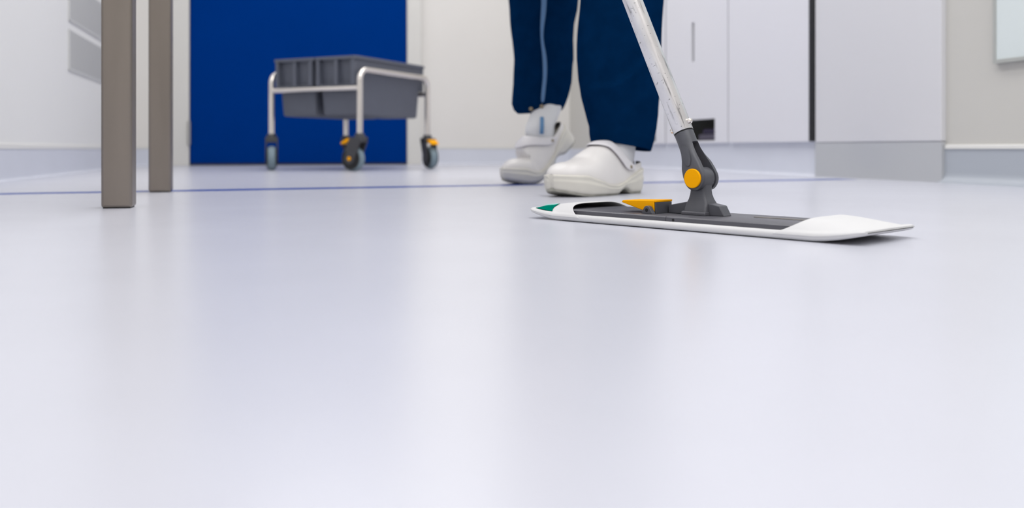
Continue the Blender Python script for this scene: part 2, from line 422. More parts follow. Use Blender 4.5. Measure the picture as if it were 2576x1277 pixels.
def caster(x, y, wdir, pedal, caps=False):
    """wdir: world direction in which the wheel trails behind the stem"""
    ang = math.atan2(wdir[1], wdir[0]) - TA
    Rm = Matrix.Rotation(ang, 3, 'Z'); o = Vector((x, y, 0))
    def tf(mb):
        mb.v = [tuple(o + Rm @ Vector(q)) for q in mb.v]; return mb
    wc = (0.036, 0, 0.056)
    mb = MB().lathe((0, 0, 0.132), (0, 0, 1), [(0, 0.021), (0.004, 0.024), (0.032, 0.022), (0.038, 0.018)], 20)
    for s in (-1, 1):
        ol = []
        for k in range(9):
            w = PI * 1.15 + k / 8 * PI * 1.05
            ol.append((wc[0] + 0.026 * math.cos(w), wc[2] + 0.026 * math.sin(w)))
        ol += [(0.052, 0.120), (0.034, 0.152), (-0.020, 0.152), (-0.024, 0.132)]
        mb.prism(ol, s * 0.0225, s * 0.0285)
    mb.box(-0.02, 0.04, -0.0285, 0.0285, 0.128, 0.152)
    fk = tf(mb).build('caster', M['caster'], tr, bevel=0.003, smooth='auto')
    prof = [(-0.0185, 0.03), (-0.0185, 0.046), (-0.014, 0.0535), (-0.006, 0.056), (0.006, 0.056), (0.014, 0.0535), (0.0185, 0.046), (0.0185, 0.03)]
    tf(MB().lathe(wc, (0, 1, 0), prof, 32)).build('wheel', M['tyre'], fk, smooth='auto')
    for s in (-1, 1):
        tf(MB().lathe((wc[0], s * 0.0187, wc[2]), (0, s, 0), [(0, 0.044), (0.001, 0.0495), (0.0032, 0.0485), (0.0036, 0.01)], 28)).build('hub_cover', M['black'], fk, smooth='auto')
        if caps: tf(MB().lathe((wc[0], s * 0.0287, wc[2]), (0, s, 0), [(0, 0.0085), (0.003, 0.0095), (0.0045, 0.008)], 16)).build('axle_cap', M['yellow'], fk, smooth='auto')
    if pedal:
        pl = MB().prism([(0.036, 0.146), (0.058, 0.146), (0.092, 0.128), (0.094, 0.120), (0.080, 0.122), (0.050, 0.132)], -0.022, 0.022)
        tf(pl).build('brake_pedal', M['yellow'], fk, bevel=0.004, bseg=3, smooth='auto')['label'] = 'yellow foot brake pedal'
caster(-HX, -HY, (-0.885, 0.466), True, True)
caster(-HX, HY, (0.265, -0.964), False)
caster(HX, -HY, (0.50, -0.87), True)
caster(HX, HY, (0.94, 0.34), False)

def crate(yc, label):
    g = thing('storage_crate', label, 'crate', TC + Matrix.Rotation(TA, 3, 'Z') @ Vector((0, yc, 0)), TA, 'grey crates in the trolley')
    hx0, hy0, hx1, hy1 = 0.252, 0.098, 0.274, 0.109
    z0, z1 = 0.252, 0.518
    def rr(hx, hy, z, r=0.014):
        out = []
        for cx, cy, a0 in ((hx - r, hy - r, 0), (-hx + r, hy - r, PI / 2), (-hx + r, -hy + r, PI), (hx - r, -hy + r, 1.5 * PI)):
            for k in range(5): out.append((cx + r * math.cos(a0 + k / 4 * PI / 2), cy + r * math.sin(a0 + k / 4 * PI / 2), z))
        return out
    t = 0.004
    body = MB().rings([rr(hx0 - 0.006, hy0 - 0.006, z0), rr(hx0, hy0, z0 + 0.006), rr(hx1, hy1, z1 - 0.002), rr(hx1 - t, hy1 - t, z1 - 0.002), rr(hx0 - t, hy0 - t, z0 + 0.010)])
    body.build('body', M['crate'], g, smooth='auto')
    ex, ey = 0.297, 0.1165
    rim = MB().rings([rr(hx1 - 0.003, hy1 - 0.003, z1 - 0.014), rr(ex, ey, z1 - 0.014), rr(ex, ey, z1), rr(hx1 - 0.003, hy1 - 0.003, z1), rr(hx1 - 0.003, hy1 - 0.003, z1 - 0.014)], False, False)
    rim.build('rim', M['crate'], g, bevel=0.0015)
    zb = 0.3865
    def rib(x0, x1, y0, y1, za, zc):
        MB().box(min(x0, x1), max(x0, x1), min(y0, y1), max(y0, y1), za, zc).build('rib', M['crate'], g, bevel=0.0015)
    for s in (-1, 1):
        for y in (-0.097, -0.005, 0.097): rib(s * 0.258, s * (ex - 0.003), y - 0.009, y + 0.009, zb, z1 - 0.0135)
        rib(s * 0.262, s * (ex - 0.006), -0.105, 0.105, zb, zb + 0.006)
    return g
crate(0.1185, 'grey plastic crate in the left half of the trolley')
crate(-0.1185, 'grey plastic crate in the right half of the trolley, side panel visible')

# ------------------------------------------------------------------ flat mop
MA = math.atan2(-0.739, 0.674)
mop = thing('flat_mop', 'flat mop with white pad, grey holder and scratched aluminium pole', 'mop', (0.2393, 1.1244, 0), MA)
PX, PYH, CR = 0.25, 0.067, 0.014
def hy_eff(x):
    e = abs(x) - (PX - CR)
    return PYH if e <= 0 else PYH - CR + math.sqrt(max(CR * CR - e * e, 0))
def lift(x):
    e = max(0.0, abs(x) - (PX - 0.058)) / 0.058
    return 0.0075 * e ** 1.6
def edgepos(n):
    """-1..1 positions crowded at both ends"""
    return [math.sin(PI / 2 * (2 * i / n - 1)) for i in range(n + 1)]
def thick(x, y):
    d = min(hy_eff(x) - abs(y), PX - abs(x))
    k = min(max(d / 0.005, 0), 1)
    return math.sqrt(max(1 - (1 - k) ** 2, 0))
xs = edgepos(64); ys = edgepos(28)
pad = MB(); rows = []
for sgn in (1, -1):
    vs = []
    for i in xs:
        x = i * PX * 0.9995
        for j in ys:
            y = j * hy_eff(x)
            z = 0.0052 + lift(x) + sgn * 0.0045 * thick(x, y) * (1 - 0.55 * min(1, lift(x) / 0.0075))
            vs.append((x, y, z))
    n = len(ys)
    fs = [(i * n + j, (i + 1) * n + j, (i + 1) * n + j + 1, i * n + j + 1) for i in range(len(xs) - 1) for j in range(n - 1)]
    pad.add(vs, fs)
pd = pad.build('pad', M['pad'], mop, smooth=True); pd['label'] = 'white microfibre pad with end pockets'
def pocket_pt(sgn, s, t, off=0.0):
    """s 0 at the pad end, 1 at the opening; t -1..1 across"""
    xo = 0.177 - 0.030 * abs(t) ** 7
    x = PX - 0.0005 + (xo - PX) * s
    y = t * (hy_eff(min(x, PX - 0.002)) + 0.0003)
    arch = 1 - abs(t) ** (2.0 + 3.2 * s)
    rise = math.sin(min(1.0, s * 1.02) * PI / 2) ** 0.58
    z = 0.0058 + lift(x) + 0.0175 * arch * rise * (1 - 0.25 * lift(x) / 0.0075)
    z = max(z, 0.0052 + lift(x) + 0.0006 + 0.0045 * thick(x, y) * (1 - 0.55 * min(1, lift(x) / 0.0075))) + off
    return Vector((sgn * x, y, z))
for sgn, nm in ((-1, 'left'), (1, 'right')):
    mb = MB().grid(lambda a, b, sgn=sgn: pocket_pt(sgn, a, math.sin(PI / 2 * (2 * b - 1))), 24, 40)
    mb.build('pocket', M['pad'], mop, smooth=True, solid=0.0015, offset=0.0, sub=1, flip=True)
# woven label draped over the left pocket
def lab(a, b, off=0.0016):
    return pocket_pt(-1, 0.15 + 0.37 * a, -0.92 + 0.36 * b, off)
lb = MB().grid(lambda a, b: lab(a, b), 10, 10).build('label_tag', M['green'], pd, smooth=True, solid=0.0004); lb['label'] = 'green woven label on the left pocket'
pts = [(0.10, 0.66), (0.16, 0.80), (0.30, 0.83), (0.45, 0.78), (0.60, 0.80), (0.75, 0.76), (0.84, 0.82), (0.90, 0.90)]
MB().tube([lab(a, b, 0.0023) for a, b in pts], [0.0005, 0.001, 0.0012, 0.0011, 0.0012, 0.001, 0.0008, 0.0005], 8).build('label_mark', M['mint'], pd, smooth=True)
pts = [(0.12, 0.92), (0.4, 0.94), (0.8, 0.93)]
MB().tube([lab(a, b, 0.0022) for a, b in pts], 0.0006, 8).build('label_mark', M['mint'], pd, smooth=True)

# holder plate in two hinged halves
ZP = 0.0158
PXS = 0.214
for sg in (-1, 1):
    ol = [(0.0003, -0.0575), (0.172, -0.0575), (0.184, -0.050), (PXS, -0.030), (PXS, 0.026), (0.190, 0.046), (0.176, 0.052), (0.0003, 0.052)]
    oi = [(0.0003, -0.0560), (0.1715, -0.0560), (0.183, -0.0487), (PXS - 0.001, -0.0295), (PXS - 0.001, 0.0255), (0.189, 0.0445), (0.1755, 0.0503), (0.0003, 0.0503)]
    q = lambda pl, z: [(-0.0074 + sg * x, y, z) for x, y in pl]
    MB().rings([q(ol, 0.0088), q(ol, ZP - 0.0012), q(oi, ZP)]).build('holder_plate', M['holder'], mop, bevel=0.0004, smooth='auto')
MB().lathe((0.004, -0.0573, 0.0118), (0, -1, 0), [(0, 0.0017), (0.0006, 0.0017)], 14).build('pin_hole', M['hole'], mop)
# raised long ribs on the plate
MB().box(0.075, 0.165, 0.010, 0.018, ZP, ZP + 0.0006).build('wear_strip', mat('worn_patch', srgb(122, 118, 114), 0.6), mop)
# swivel base
MB().prism([(-0.0405, ZP), (-0.0405, 0.0262), (-0.012, 0.0318), (0.016, 0.0322), (0.0385, 0.0285), (0.0455, ZP)], -0.0095, 0.0075).build('swivel_base', M['joint'], mop, bevel=0.0010, smooth='auto')
MB().rings([[(0.0055 + a * hx, b * hy, z) for a, b in ((-1, -1), (1, -1), (1, 1), (-1, 1))] for z, hx, hy in ((ZP, 0.0182, 0.0195), (0.0192, 0.0182, 0.0195), (0.0206, 0.0172, 0.0180))]).build('base_flange', M['holder'], mop, bevel=0.0008, smooth='auto')
def rrect(xc, hx, hy, z, r=0.004, n=4):
    out = []; r = min(r, hx * 0.9, hy * 0.9)
    for cx, cy, a0 in ((hx - r, hy - r, 0), (-hx + r, hy - r, PI / 2), (-hx + r, -hy + r, PI), (hx - r, -hy + r, 1.5 * PI)):
        for k in range(n + 1): out.append((xc + cx + r * math.cos(a0 + k / n * PI / 2), cy + r * math.sin(a0 + k / n * PI / 2), z))
    return out
tg = MB().rings([rrect(*q) for q in ((0.0055, 0.0172, 0.0170, 0.0200), (0.0055, 0.0168, 0.0150, 0.0265), (0.0055, 0.0160, 0.0125, 0.0310), (0.0052, 0.0138, 0.0108, 0.0360), (0.0048, 0.0118, 0.0102, 0.0420), (0.0048, 0.0110, 0.0098, 0.0480), (0.0050, 0.0118, 0.0098, 0.0550), (0.0050, 0.0130, 0.0098, 0.0610))])
tg.lathe((0.005, -0.0098, 0.0625), (0, 1, 0), [(0, 0.0136), (0.001, 0.0144), (0.0186, 0.0144), (0.0196, 0.0136)], 36)
tg.build('swivel_neck', M['joint'], mop, smooth='auto')
# pedal, latch, knuckle
def u2(u, w): return (u - 0.25, w - 0.067)
x0, x1 = 0.150 - 0.25, 0.2045 - 0.25
y0, y1 = -0.033, 0.002
MB().prism([(x0, 0.0300), (x0 + 0.002, 0.0312), (x1, 0.0332), (x1, 0.0180), (x1 - 0.010, 0.0178), (x1 - 0.018, 0.0190), (x0, 0.0282)], y0, y1).build('release_pedal', M['yellow'], mop, bevel=0.0009, smooth='auto')['label'] = 'amber yellow wedge-shaped foot pedal'
MB().box(x1, x1 + 0.0030, y0, y1, 0.0306, 0.0332).build('pedal_lip', M['yellow'], mop, bevel=0.0005)
MB().box(x1 + 0.0004, x1 + 0.0030, y0 + 0.001, y1 - 0.001, ZP, 0.0304).build('latch_block', M['joint'], mop, bevel=0.0005)
kn = MB(); kc = 0.1985 - 0.25
kn.prism([(kc - 0.0095, ZP)] + [(kc + 0.0055 * math.cos(w), ZP + 0.0048 + 0.0055 * math.sin(w)) for w in [PI * 0.86 - k / 8 * PI * 0.72 for k in range(9)]] + [(kc + 0.0095, ZP)], -0.0405, -0.0338)
kn.build('hinge_knuckle', M['holder'], mop, bevel=0.0006, smooth='auto')
MB().lathe((kc, -0.0403, ZP + 0.0046), (0, -1, 0), [(0, 0.0024), (0.0004, 0.0024)], 16).build('knuckle_hole', M['hole'], mop)

# fork and pole, tilted about the hinge pin
PT = math.radians(-25.2)
def tilted(o):
    o.location = (0.005, 0, 0.0625); o.rotation_euler = (0, PT, 0); return o
fk = MB()
def lerp(a, b, t): return a + (b - a) * max(0, min(1, t))
for s in (-1, 1):
    rings = []
    st = [-0.0155 * math.cos(k / 8 * PI / 2) for k in range(9)] + [0.008, 0.018, 0.028, 0.038, 0.0475, 0.052]
    for z in st:
        if z < 0: h = math.sqrt(max(0.0158 ** 2 - z * z, 1e-7))
        else: h = lerp(0.0158, 0.0122, z / 0.050)
        yi = lerp(0.0104, 0.0058, (z - 0.004) / 0.046); yo = lerp(0.0172, 0.0118, (z - 0.012) / 0.038)
        tt = max(0.0, min(1.0, (z - 0.012) / 0.036)); tt = tt * tt * (3 - 2 * tt)
        e = min(0.0022, h * 0.6); rc = 0.01265
        flat = [(h, yi), (h, yi + (yo - e - yi) * 0.5), (h, yo - e), (h - e * 0.4, yo - e * 0.35), (h - e, yo), (h * 0.4, yo), (0, yo)]
        flat = flat + [(-a, b) for a, b in reversed(flat[:-1])]
        p0_ = math.asin(min(0.95, yi / rc)); circ = [(rc * math.cos(p0_ + (PI - 2 * p0_) * i / 12), rc * math.sin(p0_ + (PI - 2 * p0_) * i / 12)) for i in range(13)]
        rings.append([(fx + (cx_ - fx) * tt, s * (fy + (cy_ - fy) * tt), z) for (fx, fy), (cx_, cy_) in zip(flat, circ)])
    fk.rings(rings)
fk.lathe((0, 0, 0.0465), (0, 0, 1), [(0, 0.0126), (0.0165, 0.0126), (0.018, 0.0122)], 36)
fo = tilted(fk.build('handle_fork', M['joint'], mop, smooth='auto'))
# sunken oval on the cheek
MB().lathe((0, -0.0171, 0), (0, -1, 0), [(0, 0.0120), (0.0016, 0.0124), (0.0027, 0.0124), (0.0034, 0.0117)], 40).build('hinge_cap', M['yellow'], fo, smooth='auto')['label'] = 'round amber cap on the hinge pin'
MB().lathe((0, 0.0171, 0), (0, 1, 0), [(0, 0.0120), (0.0016, 0.0124), (0.0027, 0.0124), (0.0034, 0.0117)], 40).build('hinge_cap', M['yellow'], fo, smooth='auto')
bo = MB()
ov = [(0.0062 * math.cos(2 * PI * k / 24), 0.0315 + 0.0145 * math.sin(2 * PI * k / 24)) for k in range(24)]
def cheek_y(z): return lerp(0.0172, 0.0118, (z - 0.012) / 0.038)
bo.rings([[(x, -cheek_y(z) + 0.001, z) for x, z in ov], [(x, -cheek_y(z) - 0.0007, z) for x, z in ov], [(x * 0.86, -cheek_y(z) - 0.0009, 0.0315 + (z - 0.0315) * 0.93) for x, z in ov]])
bo.build('raised_oval', M['joint'], fo, smooth='auto')
po = MB().lathe((0, 0, 0.0655), (0, 0, 1), [(0, 0.0118), (0, 0.0128), (0.0006, 0.0132), (1.33, 0.0132), (1.33, 0.012)], 40).build('pole', M['pole'], mop, smooth='auto'); tilted(po); po['label'] = 'scratched aluminium pole'
MB().lathe((0, 0, 0.0640), (0, 0, 1), [(0, 0.0120), (0.0002, 0.0129), (0.0016, 0.0129), (0.0018, 0.0120)], 36).build('seal_ring', M['hole'], po)
for s in (-1, 1):
    MB().lathe((s * 0.0115, 0, 0.0745), (s, 0, 0), [(0, 0.0038)] + [(0.0035 + 0.0036 * math.sin(k / 6 * PI / 2), 0.0038 * math.cos(k / 6 * PI / 2) + 1e-5) for k in range(7)], 20).build('snap_button', M['chrome'], po, smooth=True)
MB().lathe((0, 0, 1.25), (0, 0, 1), [(0, 0.014), (0.003, 0.0155), (0.18, 0.0155), (0.19, 0.012), (0.193, 0.004)], 24).build('grip', M['joint'], po, smooth='auto')

# ------------------------------------------------------------------ the cleaner
per = thing('person', 'person in navy work trousers and white clogs pushing the mop', 'person', (0.15, 2.2, 0))
PO = Vector((0.15, 2.2, 0))
def P(x, y, z): return Vector((x, y, z)) - PO

# ---- clogs: x forward from the heel, y left, z up
CL = 0.285
def itp(tab, x):
    if x <= tab[0][0]: return tab[0][1]
    for (a, va), (b, vb) in zip(tab, tab[1:]):
        if x <= b:
            t = (x - a) / (b - a); t = t * t * (3 - 2 * t) * 0.5 + t * 0.5
            return va + (vb - va) * t
    return tab[-1][1]
HW = [(0, 0.033), (0.03, 0.0345), (0.07, 0.035), (0.11, 0.0395), (0.15, 0.0465), (0.19, 0.0515), (0.22, 0.0510), (0.25, 0.0475), (0.285, 0.043)]
ZTOP = [(0, 0.084), (0.03, 0.086), (0.06, 0.096), (0.09, 0.106), (0.118, 0.113), (0.14, 0.112), (0.16, 0.104), (0.18, 0.094), (0.20, 0.081), (0.225, 0.0735), (0.25, 0.0725), (0.285, 0.066)]
WELT = [(0, 0.060), (0.03, 0.056), (0.06, 0.043), (0.09, 0.028), (0.125, 0.0215), (0.16, 0.024), (0.20, 0.036), (0.235, 0.046), (0.285, 0.047)]
def endround(x):
    """closes the outline round the heel and the toe"""
    k = 1.0
    if x < 0.032: k = math.sqrt(max(0, 1 - ((0.032 - x) / 0.032) ** 2))
    if x > CL - 0.062: k = max(0, 1 - ((x - CL + 0.062) / 0.062) ** 2.3) ** (1 / 2.3)
    return k
def skew(x):
    return -0.010 * max(0, (x - 0.10) / 0.185) ** 2   # toes turn slightly inwards (y is outer for the left foot)
def upper_pt(x, al, off=0.0):
    """al 0..pi over the top, from the left side to the right"""
    hw = itp(HW, x) * endround(x) - 0.002 + off; hw = max(hw, 0.0003)
    zs = itp(WELT, x) - 0.004; zt = itp(ZTOP, x) + off
    if x > CL - 0.05: zt = zs + (zt - zs) * max(0, 1 - ((x - CL + 0.05) / 0.05) ** 2.2) ** (1 / 2.2)
    c, s = math.cos(al), max(0.0, math.sin(al))
    y = hw * math.copysign(abs(c) ** 0.72, c)
    z = zs + (zt - zs) * s ** 0.78
    return Vector((x, y + skew(x), z))
XO = 0.112
def amax(x):
    """how far up the section the upper reaches before the foot opening"""
    if x >= XO: return PI / 2
    t = (XO - x) / XO
    return PI / 2 * (0.22 + 0.12 * (t > 0.6) * (t - 0.6) / 0.4 + 0.78 * max(0, 1 - t / 0.30) ** 1.6)
def bend(q, pitch, xb=0.215, lb=0.055):
    """flexes a clog across the ball: everything behind xb swings up by pitch"""
    x, y, z = q
    if x >= xb or not pitch: return Vector(q)
    n_ = 24; d_ = xb - x; px_, pz_ = xb, 0.0
    for i in range(n_):
        t = (i + 0.5) / n_ * d_; a = pitch * min(1, t / lb); px_ -= math.cos(a) * d_ / n_; pz_ += math.sin(a) * d_ / n_
    a = pitch * min(1, d_ / lb)
    return Vector((px_ + math.sin(a) * z, y, pz_ + math.cos(a) * z))
def make_clog(side, label, pitch=0.0):
    """side +1 left foot, -1 right foot"""
    mir = lambda q: bend((q[0], q[1] * side, q[2]), pitch)
    n = 40; xsn = [CL * (0.5 - 0.5 * math.cos(PI * i / n)) for i in range(n + 1)]
    xsn[0] = 0.0004; xsn[-1] = CL - 0.0006
    up = MB()
    rows = []
    nv = 11
    for x in xsn:
        am = amax(x)
        rows.append(([mir(upper_pt(x, am * j / nv)) for j in range(nv + 1)], [mir(upper_pt(x, PI - am * j / nv)) for j in range(nv + 1)]))
    for q in (0, 1):
        vs = [p_ for r in rows for p_ in r[q]]; k = nv + 1
        fs = [(i * k + j, (i + 1) * k + j, (i + 1) * k + j + 1, i * k + j + 1) for i in range(n) for j in range(nv)]
        up.add(vs, fs)
    o = up.build('clog', None, per, smooth=True, solid=0.0035, mats=[M['clog'], M['lining']], sub=1, out=(0.17, 0, 0.04))
    o['label'] = label
    # sole
    sl = MB(); prof = [(0.0, -0.006), (0.04, -0.001), (0.16, 0.001), (0.40, 0.0022), (0.52, 0.0036), (0.60, 0.0040), (0.68, 0.0026), (0.75, 0.0024), (0.86, 0.0042), (0.94, 0.0038), (1.0, 0.0012)]
    def zbot(x):
        z = 0.0035
        z += 0.013 * max(0, (x - 0.215) / 0.07) ** 1.7
        if 0.066 < x < 0.112: z += 0.012 * math.sin((x - 0.066) / 0.046 * PI) ** 0.7
        return z
    def side_pt(x, k, off, sg):
        zw = itp(WELT, x); zb = zbot(x)
        er = endround(x)
        hw = max(0.0004, (itp(HW, x) + off) * er)
        return mir((x + (0.0035 + off) * ((1 - er) if x > 0.14 else -(1 - er)), sg * hw + skew(x), zb + (zw - zb) * k))
    rings = []
    for x in xsn:
        rings.append([side_pt(x, k, off, 1) for k, off in prof] + [side_pt(x, k, off, -1) for k, off in reversed(prof)])
    sl.rings(rings)
    sl.build('sole', M['sole'], o, smooth='auto', sub=1)
    ot = MB(); rings = []
    for x in xsn:
        zb = zbot(x); er = endround(x); hw = max(0.0004, (itp(HW, x) - 0.0035) * er)
        rings.append([mir((x, sg * (hw - d) + skew(x), zb + dz)) for sg, d, dz in ((1, 0.002, -0.0035), (1, 0, -0.001), (1, 0, 0.003), (-1, 0, 0.003), (-1, 0, -0.001), (-1, 0.002, -0.0035))])
    ot.rings(rings); ot.build('outsole', M['outsole'], o)
    # strap swung over the instep
    st = MB(); na = 40
    def band(a, b):
        al = math.radians(9) + a * math.radians(162)
        xc = 0.046 + (0.136 - 0.046) * math.sin(al) ** 1.0
        w = 0.0145 + 0.0075 * math.sin(al)
        if a < 0.06 or a > 0.94:
            e = min(a, 1 - a) / 0.06; w *= math.sqrt(max(0.05, 1 - (1 - e) ** 2))
        x = xc + w * (2 * b - 1)
        return mir(upper_pt(x, al, 0.0048))
    st.grid(band, na, 6)
    so = st.build('strap', M['strap'], o, smooth=True, solid=0.003, offset=0.0, sub=1)
    for a in (0.045, 0.955):
        q = band(a, 0.5); nrm = Vector((0, q.y, 0.012)).normalized()
        MB().lathe(q - nrm * 0.001, nrm, [(0, 0.0045), (0.003, 0.0045), (0.0042, 0.003)], 16).build('rivet', M['rivet'], so, smooth='auto')
    return o
cl = make_clog(1, 'white clog of the leading foot, flat on the floor')
cl.location = P(0.284, 2.008, 0.0); cl.rotation_euler = (0, 0, math.atan2(-0.731, -0.682))
PITCH = math.radians(42)
cr = make_clog(-1, 'white clog of the trailing foot, heel raised', PITCH)
hd = Vector((-0.885, -0.465, 0)).normalized()
cr.rotation_euler = (0, 0, math.atan2(hd.y, hd.x)); cr.location = P(0.036, 2.505, 0.0) - hd * 0.21
def clog_world(o, x, y, z):
    return o.location + o.rotation_euler.to_matrix() @ bend((x, y, z), PITCH if o is cr else 0)

# ---- socks
def sock(o, path, label=None):
    rings = []
    for c, rx, ry, ang in path:
        c = Vector(c); e1 = Vector((math.cos(ang), math.sin(ang), 0)); e2 = Vector((-math.sin(ang), math.cos(ang), 0))
        rings.append([c + e1 * rx * math.cos(2 * PI * k / 20) + e2 * ry * math.sin(2 * PI * k / 20) for k in range(20)])
    return MB().rings(rings).build('sock', M['sock'], per, smooth=True, sub=1)
aL = math.atan2(-0.731, -0.682); aR = math.atan2(hd.y, hd.x)
w1 = clog_world(cl, 0.085, 0, 0.03); w2 = clog_world(cl, 0.075, 0, 0.075); w3 = clog_world(cl, 0.063, 0, 0.105)
sock(cl, [(w1, 0.060, 0.030, aL), (w2, 0.052, 0.031, aL), (w3, 0.044, 0.035, aL), (P(0.240, 1.966, 0.15), 0.041, 0.037, aL), (P(0.238, 1.968, 0.24), 0.044, 0.042, aL)])
v1 = clog_world(cr, 0.090, 0, 0.032); v2 = clog_world(cr, 0.080, 0, 0.072); v3 = clog_world(cr, 0.065, 0, 0.11)
sk = sock(cr, [(v1, 0.055, 0.030, aR), (v2, 0.048, 0.031, aR), (v3, 0.044, 0.037, aR), (P(0.112, 2.615, 0.215), 0.044, 0.042, aR), (P(0.105, 2.62, 0.30), 0.046, 0.046, aR)])

# ---- trousers
def leg_rows(rows, Yc, dep):
    out = []
    for y, l, r in rows:
        cx = ((l + r) / 2 - 1288) / 2200 * Yc; hx = (r - l) / 2 / 2200 * Yc
        out.append([P(cx, Yc, 0.1 + (374 - y) / 2200 * Yc), hx, hx * dep])
    return out
def dens(rows, n):
    out = []
    for a, b in zip(rows, rows[1:]):
        for k in range(n):
            t = k / n; out.append([a[0].lerp(b[0], t), a[1] + (b[1] - a[1]) * t, a[2] + (b[2] - a[2]) * t])
    out.append(rows[-1]); return out
NT = 72
def cloth_ring(c, hx, hy, tilt, seed, amp, fade=1.0):
    ring = []
    for k in range(NT):
        w = 2 * PI * k / NT
        d = 0.0
        q = Vector((math.cos(w) * 1.3 + seed, math.sin(w) * 1.3, c.z * 7.0))
        d += noise.noise(q) * 0.055
        q = Vector((math.cos(w) * 2.6 + seed * 2, math.sin(w) * 2.6, c.z * 9.0 + math.sin(w) * 1.2))
        d += noise.noise(q) * 0.035
        d += 0.022 * math.sin(3 * w + seed + 6 * c.z) * fade
        if seed < 5:      # long crease falling across the shin, and a pressed crease above it
            u_ = math.cos(w)
            if w > PI:
                zr = 0.232 + 0.075 * max(0, u_ + 0.35) ** 1.6
                e_ = (c.z - zr) / 0.009
                d += (0.085 * math.exp(-e_ * e_) - 0.07 * math.exp(-((e_ - 2.4) / 1.5) ** 2)) * max(0, 1 - (u_ / 0.95) ** 4)
                if c.z > 0.24: d -= 0.035 * math.exp(-((u_ + 0.22) / 0.06) ** 2) * min(1, (c.z - 0.24) / 0.05)
        else:
            if w > PI: d += 0.03 * math.sin(9 * w + 14 * c.z) * math.exp(-((c.z - 0.30) / 0.12) ** 2)
        k2 = 1 + d * amp * fade
        x = hx * math.cos(w) * k2; y = hy * math.sin(w) * k2
        z = tilt[0] * math.cos(w) + tilt[1] * math.sin(w)
        ring.append(c + Vector((x, y, z)))
    return ring
tr_mb = MB()
rowsL = leg_rows([(368, 1487, 1637), (345, 1484, 1645), (320, 1483, 1651), (290, 1475, 1656), (245, 1463, 1660), (200, 1457, 1662), (150, 1455, 1665), (75, 1457, 1669), (0, 1461, 1673), (-60, 1464, 1677)], 1.965, 0.74)
rowsL += [[P(0.240, 2.01, 0.62), 0.100, 0.085], [P(0.225, 2.08, 0.74), 0.104, 0.095], [P(0.215, 2.14, 0.86), 0.100, 0.105]]
rowsR = leg_rows([(283, 1304, 1408), (276, 1294, 1415), (262, 1289, 1421), (245, 1290, 1427), (210, 1293, 1437), (150, 1293, 1444), (100, 1290, 1443), (60, 1285, 1446), (25, 1282, 1453), (0, 1279, 1455), (-60, 1277, 1457)], 2.62, 0.80)
rowsR += [[P(0.098, 2.54, 0.70), 0.104, 0.095], [P(0.095, 2.42, 0.80), 0.106, 0.10], [P(0.088, 2.31, 0.88), 0.10, 0.105]]
dL, dR = dens(rowsL, 8), dens(rowsR, 6)
ringsL = []
for i, (c, hx, hy) in enumerate(dL):
    f = max(0, 1 - i / 20.0)
    ringsL.append(cloth_ring(c, hx, hy, (-0.011 * f, -0.004 * f), 3.1, 0.9))
ringsR = [cloth_ring(c, hx, hy, (0.004 * max(0, 1 - i / 9.0), 0.003 * max(0, 1 - i / 9.0)), 8.7, 0.8) for i, (c, hx, hy) in enumerate(dR)]
tr_mb.rings(ringsL, False, True); tr_mb.rings(ringsR, False, True)
lat = Vector((0.73, -0.68, 0)); fwd = Vector((-0.68, -0.73, 0))
def pel(c, a, b, n=40):
    return [Vector(c) + lat * a * math.cos(2 * PI * k / n) + fwd * b * math.sin(2 * PI * k / n) for k in range(n)]
tr_mb.rings([pel(P(0.15, 2.23, 0.80), 0.10, 0.09), pel(P(0.15, 2.225, 0.86), 0.17, 0.125), pel(P(0.15, 2.22, 0.94), 0.172, 0.125), pel(P(0.145, 2.21, 1.04), 0.155, 0.115)])
tro = tr_mb.build('trousers', M['navy'], per, smooth=True, solid=0.0025, offset=-1.0); tro['label'] = 'loose navy work trousers'
# piping down the right leg
def on_row(rows, zpx, px, Yc, off=0.0035):
    Z = 0.1 + (374 - zpx) / 2200 * Yc
    best = min(range(len(rows)), key=lambda i: abs(rows[i][0].z - Z))
    ring = ringsR[best] if rows is dR else ringsL[best]
    x = (px - 1288) / 2200 * (Yc - 0.07) - PO.x
    cand = [q for q in ring if q.y < rows[best][0].y]
    q = min(cand, key=lambda q: abs(q.x - x))
    return Vector((x, q.y - off, Z))
pip = [(-55, 1369), (-25, 1369), (0, 1368), (30, 1368), (60, 1365), (85, 1363), (105, 1363), (125, 1366), (150, 1370), (175, 1371), (200, 1371), (225, 1368), (245, 1366), (262, 1365)]
cpts = [on_row(dR, y, x, 2.62) for y, x in pip]
for _ in range(2):
    for i in range(1, len(cpts) - 1): cpts[i].y = min(cpts[i].y, (cpts[i - 1].y + cpts[i].y + cpts[i + 1].y) / 3)
wd = [0.0075, 0.0075, 0.008, 0.008, 0.007, 0.005, 0.004, 0.005, 0.0065, 0.0065, 0.006, 0.006, 0.006, 0.005]
ss = MB(); rr_ = []
for c, w in zip(cpts, wd):
    rr_.append([c + Vector((w * math.cos(k / 10 * 2 * PI), 0.0028 * math.sin(k / 10 * 2 * PI), 0)) for k in range(10)])
ss.rings(rr_); pp = ss.build('piping', M['piping'], tro, smooth=True, sub=1); pp['label'] = 'light blue piping down the trailing leg'
for px, py in ((1336, 283), (1363, 270), (1398, 278)):
    q = on_row(dR, min(py, 276), px, 2.62, 0.001)
    MB().lathe(q, (0, -1, 0), [(0, 0.006), (0.003, 0.006), (0.0045, 0.004)], 14).build('snap', M['rivet'], tro, smooth='auto')
